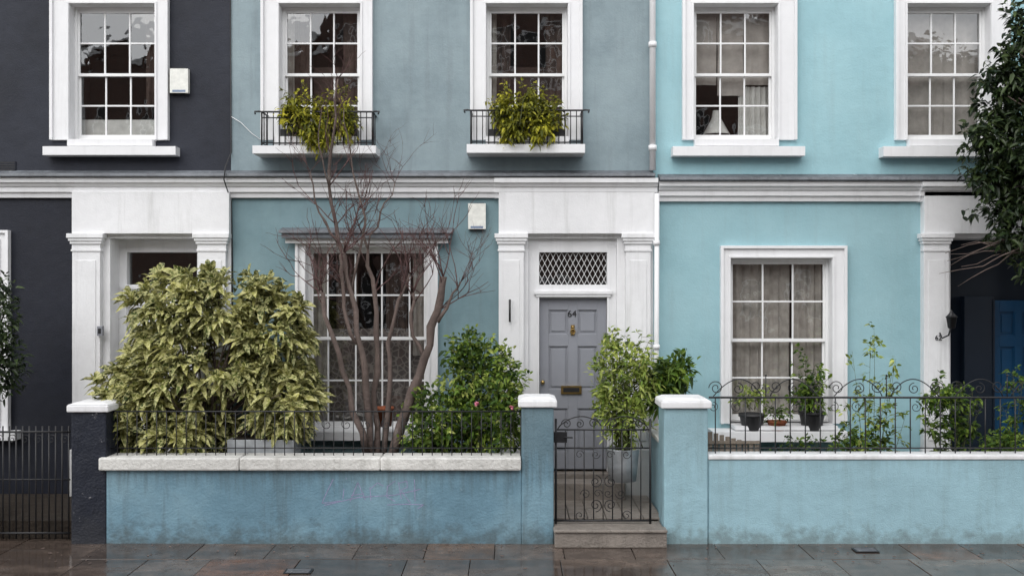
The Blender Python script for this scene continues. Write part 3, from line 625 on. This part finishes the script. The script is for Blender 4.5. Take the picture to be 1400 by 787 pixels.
SS=[([(508,628,-.8),(503,560,-.85),(495,480,-.9),(480,400,-.9),(462,330,-.85),(450,255,-.85),(455,190,-.9),(462,108,-.9)],[.05,.042,.038,.033,.028,.023,.018,.010]),
([(518,628,-.75),(512,560,-.75),(516,480,-.7),(512,400,-.7),(503,340,-.65),(498,290,-.6)],[.05,.045,.038,.032,.018,.010]),
([(535,628,-.9),(556,560,-.95),(580,490,-1.0),(598,425,-1.0),(606,378,-1.0)],[.062,.060,.055,.05,.048]),
([(500,620,-.9),(478,530,-1.0),(455,460,-1.05),(443,420,-1.05),(438,398,-1.05)],[.042,.036,.032,.03,.028]),
([(525,628,-.8),(532,540,-.8),(530,470,-.75),(545,410,-.75),(560,375,-.7)],[.04,.034,.028,.022,.014]),
([(488,470,-.9),(470,420,-.95),(466,370,-.95),(470,345,-.95)],[.03,.028,.026,.022]),
([(580,490,-1.0),(562,440,-.95),(565,400,-.95)],[.03,.024,.018]),
([(598,440,-1.0),(615,410,-1.0),(630,385,-1.0)],[.028,.018,.01]),
([(462,330,-.9),(436,290,-.9),(424,235,-.9)],[.016,.012,.007]),
([(503,340,-.7),(520,290,-.7),(540,250,-.7)],[.014,.010,.006]),
([(480,400,-.9),(500,300,-.9),(478,200,-.9),(470,150,-.9)],[.018,.014,.010,.006]),
([(450,255,-.9),(436,200,-.9),(440,150,-.9)],[.012,.009,.006])]
tips=[]
for pts,rd in SS:
    o,r=branch([P(*p) for p in pts],rd)
    tips+= [(o[i],o[i]-o[i-1],r[i]) for i in range(5,len(o),2) if o[i].z>2.3]+[(o[-1],o[-1]-o[-2],r[-1])]*2
for p,d,r in tips:
    hi=p.z>4.0
    for _ in range(random.choice((1,2)) if not hi else 1):
        dd=(d.normalized()*.9+Vector((random.gauss(0,.55),random.gauss(0,.3),random.gauss(.25,.25)))).normalized()
        grow(p,dd,random.uniform(.35,.7)*(.7 if hi else 1),max(.004,min(r*.45,.008)),1 if hi else 2)
m.build('bare_tree')
# ------------------------------------------------------------ front walls
yf=-1.6
m=MB(); zt=Z(642,yf)
m.box(X(145,yf),X(713,yf),yf,-1.38,-.05,zt,WALLB); m.build('garden_wall',None,.012)
m=MB(); 
xs=np.linspace(X(134,-1.66),X(713,-1.66)-.002,4)
for i in range(3): m.box(xs[i],xs[i+1]-.003,-1.66,-1.32,zt+.002,Z(626,-1.66)+random.uniform(-.003,.003),COPE)
m.build('wall_coping',None,.016)
def pillar(l,r,topbody,cap,m1,m2,yy=-1.604,dp=.4,side=None):
    m=MB(); x0,x1=X(l,yy),X(r,yy); zb=Z(topbody,yy)
    m.box(x0,x1,yy,yy+dp,-.05,zb,m1); e=.035
    m.box(x0-e,x1+e,yy-e,yy+dp+e,zb+.001,zb+.075,m2); m.box(x0-e,x1+e,yy-e,yy+dp+e,zb+.076,Z(cap,yy),m2,.07); m.build('gate_pillar',None,.014)
pillar(713,757,556.5,543,WALLB,WHITEG); pillar(97,145,563,550,PILN,WHITEG); pillar(908,968,558,544,WALLC,WHITEG,-1.62)
m=MB(); zt=Z(628,yf); m.box(X(968,yf)+.002,X(1760,yf),yf,-1.38,-.05,zt,WALLC); m.box(X(968,yf)+.002,X(1760,yf),-1.615,-1.365,zt+.001,zt+.05,WHITEG); m.build('garden_wall',None,.012)
m=MB(); m.box(X(906,-1.22)-.0,X(906,-1.22)+.18,-1.216,-.13,.0,.96,WALLC); m.box(X(906,-1.22)-.02,X(906,-1.22)+.2,-1.19,-.13,.961,1.01,COPE); m.build('path_side_wall',None,.01)
m=MB(); m.box(X(757,yf)+.003,X(912,-1.78)-.0,-1.78,-1.645,.0,.155,STONE) ; m.box(X(757,yf)+.003,X(906,-1.6),-1.643,-1.3,0,.185,STONE); m.box(X(757,-1.8),X(913,-1.8),-1.80,-1.645,.156,.19,STONE); m.build('entrance_step',None,.012)
m=MB(); 
for i in range(6):
    for j in range(6):
        x0=.42+j*.2; y0=-1.298+i*.2
        m.box(x0,x0+.192,y0,y0+.192,.1,.2+random.uniform(0,.004),STONE)
m.build('garden_path',None,.004)
m=MB(); m.box(X(716),X(850),-.42,-.14,.1,.40,STONE); m.build('door_step',None,.01)
m=MB(); m.box(X(-400),X(716),-1.379,-.001,.0,.19,SOIL); m.box(X(716),X(878),-1.379,-.001,0,.185,SOIL); m.box(X(880)+.1,X(1760),-1.379,-.001,0,.19,SOIL); m.build('garden_soil')
def vspiral(m,cpx,cpy,rpx,y,turns=1.5,start=0,dirn=1,r=.005):
    pts=[]
    for i in range(30):
        t=i/29; a=start+dirn*turns*2*math.pi*t; rr=rpx*(D+y)/F*(1-.8*t); pts.append((X(cpx,y)+rr*math.cos(a),y,Z(cpy,y)+rr*math.sin(a)))
    m.tube(pts,r,IRON,5)
yr=-1.49; m=MB(); x0,x1=X(147,yr),X(712,yr)
m.tube([(x0,yr,Z(562,yr)),(x1,yr,Z(562,yr))],.009,IRON,6)
m.tube([(x0,yr,Z(612,yr)),(x1,yr,Z(612,yr))],.007,IRON,6)
n=42
for i in range(n+1):
    x=x0+(x1-x0)*i/n; m.tube([(x,yr,Z(562,yr)),(x,yr,Z(630,yr))],.0055,IRON,5)
for px in range(420,700,27): vspiral(m,px,580,8,yr,1.2,math.pi/2,1,.004)
m.build('iron_railing')
m=MB(); x0,x1=X(969,yr),X(1760,yr)
m.tube([(x0,yr,Z(543,yr)),(x1,yr,Z(543,yr))],.012,IRON,6); m.tube([(x0,yr,Z(612,yr)),(x1,yr,Z(612,yr))],.008,IRON,6)
px=978
while px<1740:
    m.tube([(X(px,yr),yr,Z(543,yr)),(X(px,yr),yr,Z(626,yr))],.0065,IRON,6); px+=20.5
for seg in range(5):
    c=1047+seg*165
    for s in (-1,1):
        pts=[]
        for i in range(40):
            t=i/39; u=s*(6+66*t); h=26*math.sin(math.pi*min(1,t*1.02))**.8*(1-.25*t) if t<.98 else 0
            pts.append((X(c+u,yr),yr,Z(541-h,yr)))
        m.tube(pts,.006,IRON,5)
        vspiral(m,c+s*13,528,9,yr,1.6,(0 if s<0 else math.pi),(-1 if s<0 else 1)); vspiral(m,c+s*68,530,10,yr,1.6,(math.pi if s<0 else 0),(1 if s>0 else -1))
        vspiral(m,c+s*38,531,8,yr,1.4,math.pi/2,s); 
        vspiral(m,c+s*40,556,8,yr,1.4,math.pi/2,-s,.004); vspiral(m,c+s*72,556,7,yr,1.4,math.pi/2,s,.004)
    ball(m,(X(c,yr),yr,Z(513,yr)),.012,IRON); m.tube([(X(c,yr),yr,Z(543,yr)),(X(c,yr),yr,Z(515,yr))],.006,IRON,5)
m.build('iron_railing')
yg=-1.5; m=MB(); gx0,gx1=760,889
for px in (gx0,gx1): m.tube([P(px,572,yg),P(px,716,yg)],.013,IRON,6)
for py,r in ((587,.009),(612,.009),(711,.011)): m.tube([P(gx0,py,yg),P(gx1,py,yg)],r,IRON,6)
nb=10
for i in range(1,nb):
    px=gx0+(gx1-gx0)*i/nb
    if i==5: m.tube([P(px,587,yg),P(px,650,yg)],.0065,IRON,6)
    else: m.tube([P(px,587,yg),P(px,711,yg)],.0065,IRON,6)
for s in (-1,1):
    c=824.5
    pts=[P(c+s*(2+60*t),586-15*max(0,math.sin(math.pi*t))**.7-4*(1-t),yg) for t in [i/20 for i in range(21)]]; m.tube(pts,.006,IRON,5)
    vspiral(m,c+s*13,578,7,yg,1.5,(0 if s<0 else math.pi),-s); vspiral(m,c+s*50,579,7,yg,1.5,(math.pi if s<0 else 0),s); vspiral(m,c+s*32,579,6,yg,1.4,math.pi/2,s)
    vspiral(m,c+s*10,658,9,yg,1.5,(math.pi/2),s); vspiral(m,c+s*10,690,9,yg,1.5,-math.pi/2,-s); vspiral(m,c+s*24,675,7,yg,1.4,math.pi,s,.004); vspiral(m,c+s*7,674,6,yg,1.3,0,-s,.004)
    vspiral(m,c+s*32,704,7,yg,1.3,0,s,.004); vspiral(m,c+s*32,621,6,yg,1.3,0,-s,.004); vspiral(m,c+s*10,621,6,yg,1.3,0,s,.004)
m.tube([P(824.5,650,yg),P(824.5,711,yg)],.005,IRON,5)
m.box(X(757,yg),X(775,yg),yg-.03,yg+.02,Z(604,yg),Z(590,yg),IRON); m.tube([P(772,597,yg-.03),P(772,597,yg-.07),P(783,598,yg-.08)],.009,IRON,6)
m.build('iron_gate')
m=MB(); m.tube([P(96,590,yg),P(-30,590,yg)],.012,IRON,6); m.tube([P(96,728,yg),P(-30,728,yg)],.012,IRON,6); m.tube([P(96,655,yg),P(-30,655,yg)],.008,IRON,6)
px=94
while px>-30: m.tube([P(px,582,yg),P(px,736,yg)],.008,IRON,6); px-=9
for px in range(88,-30,-18): vspiral(m,px,600,7,yg,1.3,0,1,.004)
m.build('iron_gate')
m=MB(); m.box(X(-900,yf),X(-35,yf),yf,-1.38,-.05,1.0,NAVYL); m.build('garden_wall')
m=MB(); y=-1.2
for i in range(9): m.box(X(968+i*8,y),X(974+i*8,y),y,y+.015,.3,Z(590+i*2.2,y),WOOD)
m.prism([(y-.02,Z(602,y)),(y-.001,Z(602,y)),(y-.001,Z(606,y)),(y-.02,Z(606,y))],X(968,y),X(1038,y),WOOD); m.build('wooden_picket_trellis')
pot('plant_pot',525,556,582,-.35,13,TERRA); 
# graffiti
m=MB(); G=[[(455,655),(447,672),(441,688),(452,686),(466,683)],[(470,668),(468,682)],[(473,652),(474,655)],[(478,684),(484,670),(490,658),(500,684)],[(480,677),(498,674)],[(506,664),(508,684)],[(506,668),(516,660),(524,664)],[(540,656),(530,664),(529,678),(540,684)],[(545,658),(548,682)],[(545,660),(556,657),(557,666),(548,670),(562,686)],[(566,655),(568,684)],[(530,690),(556,688),(580,690),(570,695)],[(443,690),(490,680),(540,676),(575,668)]]
for g in G:
    pp=[P(a+random.uniform(-1,1),b+random.uniform(-1,1),-1.6005) for a,b in g]; 
    for i in range(len(pp)-1):
        a,b=Vector(pp[i]),Vector(pp[i+1]); t=(b-a).normalized(); n_=Vector((-t.z,0,t.x))*.0036
        m.face([a-n_+Vector((0,-.0015,0)),b-n_+Vector((0,-.0015,0)),b+n_*.7+Vector((0,-.0015,0)),a+n_*.7+Vector((0,-.0015,0))],PURP)
m.build('graffiti_scrawl')
# ------------------------------------------------------------ ground
m=MB(); m.box(-150,150,-150,150,-.3,-.16,GRND); m.build('ground')
m=MB(); m.box(-40,40,-10.4,-4.6,-.155,-.13,ASPH); m.build('road')
m=MB()
for ya in (-4.6,-10.55): 
    for i in range(-22,22): m.box(i*.9,i*.9+.892,ya,ya+.15,-.2,-.002,KERB)
m.build('kerb',None,.012)
m=MB(); m.box(-20,20,-4.45,8,-.155,-.03,GRND); 
yy=-1.38
for dep in (.82,.75,.62,.6,.28):
    x=-19+random.uniform(0,.5)
    while x<19:
        w=random.choice((.62,.75,1.05,.7,.88)); h=random.uniform(-.0025,.0025)
        m.box(x,x+w-.007,yy-dep+.007,yy,-.03,h,SLAB); x+=w
    yy-=dep
m.build('pavement',None,.004)
m=MB(); m.box(-20,20,-14.5,-10.56,-.155,-.004,STONE); m.build('pavement')
def cover(px,py,w,d):
    dist=CZ*F/(py-393.5); yc=dist-D; xc=(px-700)*dist/F; m=MB()
    m.box(xc-w/2,xc+w/2,yc-d/2,yc+d/2,.0035,.010,IRON)
    for i in range(5): m.box(xc-w/2+.02,xc+w/2-.02,yc-d/2+.015+i*(d-.03)/5,yc-d/2+.03+i*(d-.03)/5,.0101,.014,LEAD)
    m.build('utility_cover',None,.002)
cover(408,781,.26,.16); cover(1183,752,.24,.16)
m=MB(); k=170; ps=np.stack([rng.uniform(-7,7,k),-1.64-abs(rng.normal(size=k))*.35,np.full(k,.006)],1); d=rng.normal(size=(k,3)); d[:,2]*=.08; leaves(m,ps,d,rng.uniform(.02,.05,k),.5,0,BARK,1.0); m.build('fallen_leaves')
# ------------------------------------------------------------ opposite terrace (seen in reflections)
yo=-23.0
for hx in range(-3,3):
    H=empty('brick_terraced_house'); m=MB(); x0=hx*7.0; top={-3:10.6,-2:11.2,-1:12.9,0:12.6,1:11.4,2:10.8}[hx]
    m.box(x0,x0+6.99,yo-8,yo,-.1,top,BRICK); m.box(x0,x0+6.99,yo-.05,yo+.2,top+.001,top+.25,WHITE); m.box(x0+1,x0+2.2,yo-4,yo-3,top,top+1.8,BRICK); m.build('walls',H)
    w=MB()
    for fl in range(4 if top>12 else 3):
        for c in range(3):
            a=x0+.9+c*2.1; zb=1.3+fl*2.85
            w.box(a,a+1.1,yo+.001,yo+.05,zb,zb+1.7,WHITE); w.box(a+.1,a+.52,yo+.05,yo+.06,zb+.1,zb+.8,BLACKPOT); w.box(a+.58,a+1.0,yo+.05,yo+.06,zb+.1,zb+.8,BLACKPOT); w.box(a+.1,a+.52,yo+.05,yo+.06,zb+.88,zb+1.6,BLACKPOT); w.box(a+.58,a+1.0,yo+.05,yo+.06,zb+.88,zb+1.6,BLACKPOT)
    w.build('windows',H)
# ------------------------------------------------------------ light
w=bpy.data.worlds.new('World'); scene.world=w; w.use_nodes=True; nt=w.node_tree
bg=nt.nodes['Background']; sk=nt.nodes.new('ShaderNodeTexSky'); sk.sky_type='NISHITA'; sk.sun_disc=False; sk.sun_elevation=math.radians(50); sk.sun_rotation=math.radians(200)
hs=nt.nodes.new('ShaderNodeHueSaturation'); hs.inputs['Saturation'].default_value=.12; hs.inputs['Value'].default_value=2.15
nt.links.new(sk.outputs[0],hs.inputs['Color']); nt.links.new(hs.outputs[0],bg.inputs[0]); bg.inputs[1].default_value=.15
L=bpy.data.lights.new('sun','SUN'); L.energy=1.3; L.angle=math.radians(60); L.color=(1,.98,.94)
o=bpy.data.objects.new('sun',L); scene.collection.objects.link(o); o.rotation_euler=(math.radians(45),0,math.radians(-20))
cam=bpy.data.cameras.new('camera'); cam.lens=36*F/1400; cam.sensor_width=36; cam.clip_end=500
o=bpy.data.objects.new('camera',cam); scene.collection.objects.link(o); o.location=(0,-D,CZ); o.rotation_euler=(math.radians(90),0,0); scene.camera=o
scene.view_settings.view_transform='Standard'; scene.view_settings.look='None'; scene.view_settings.exposure=0
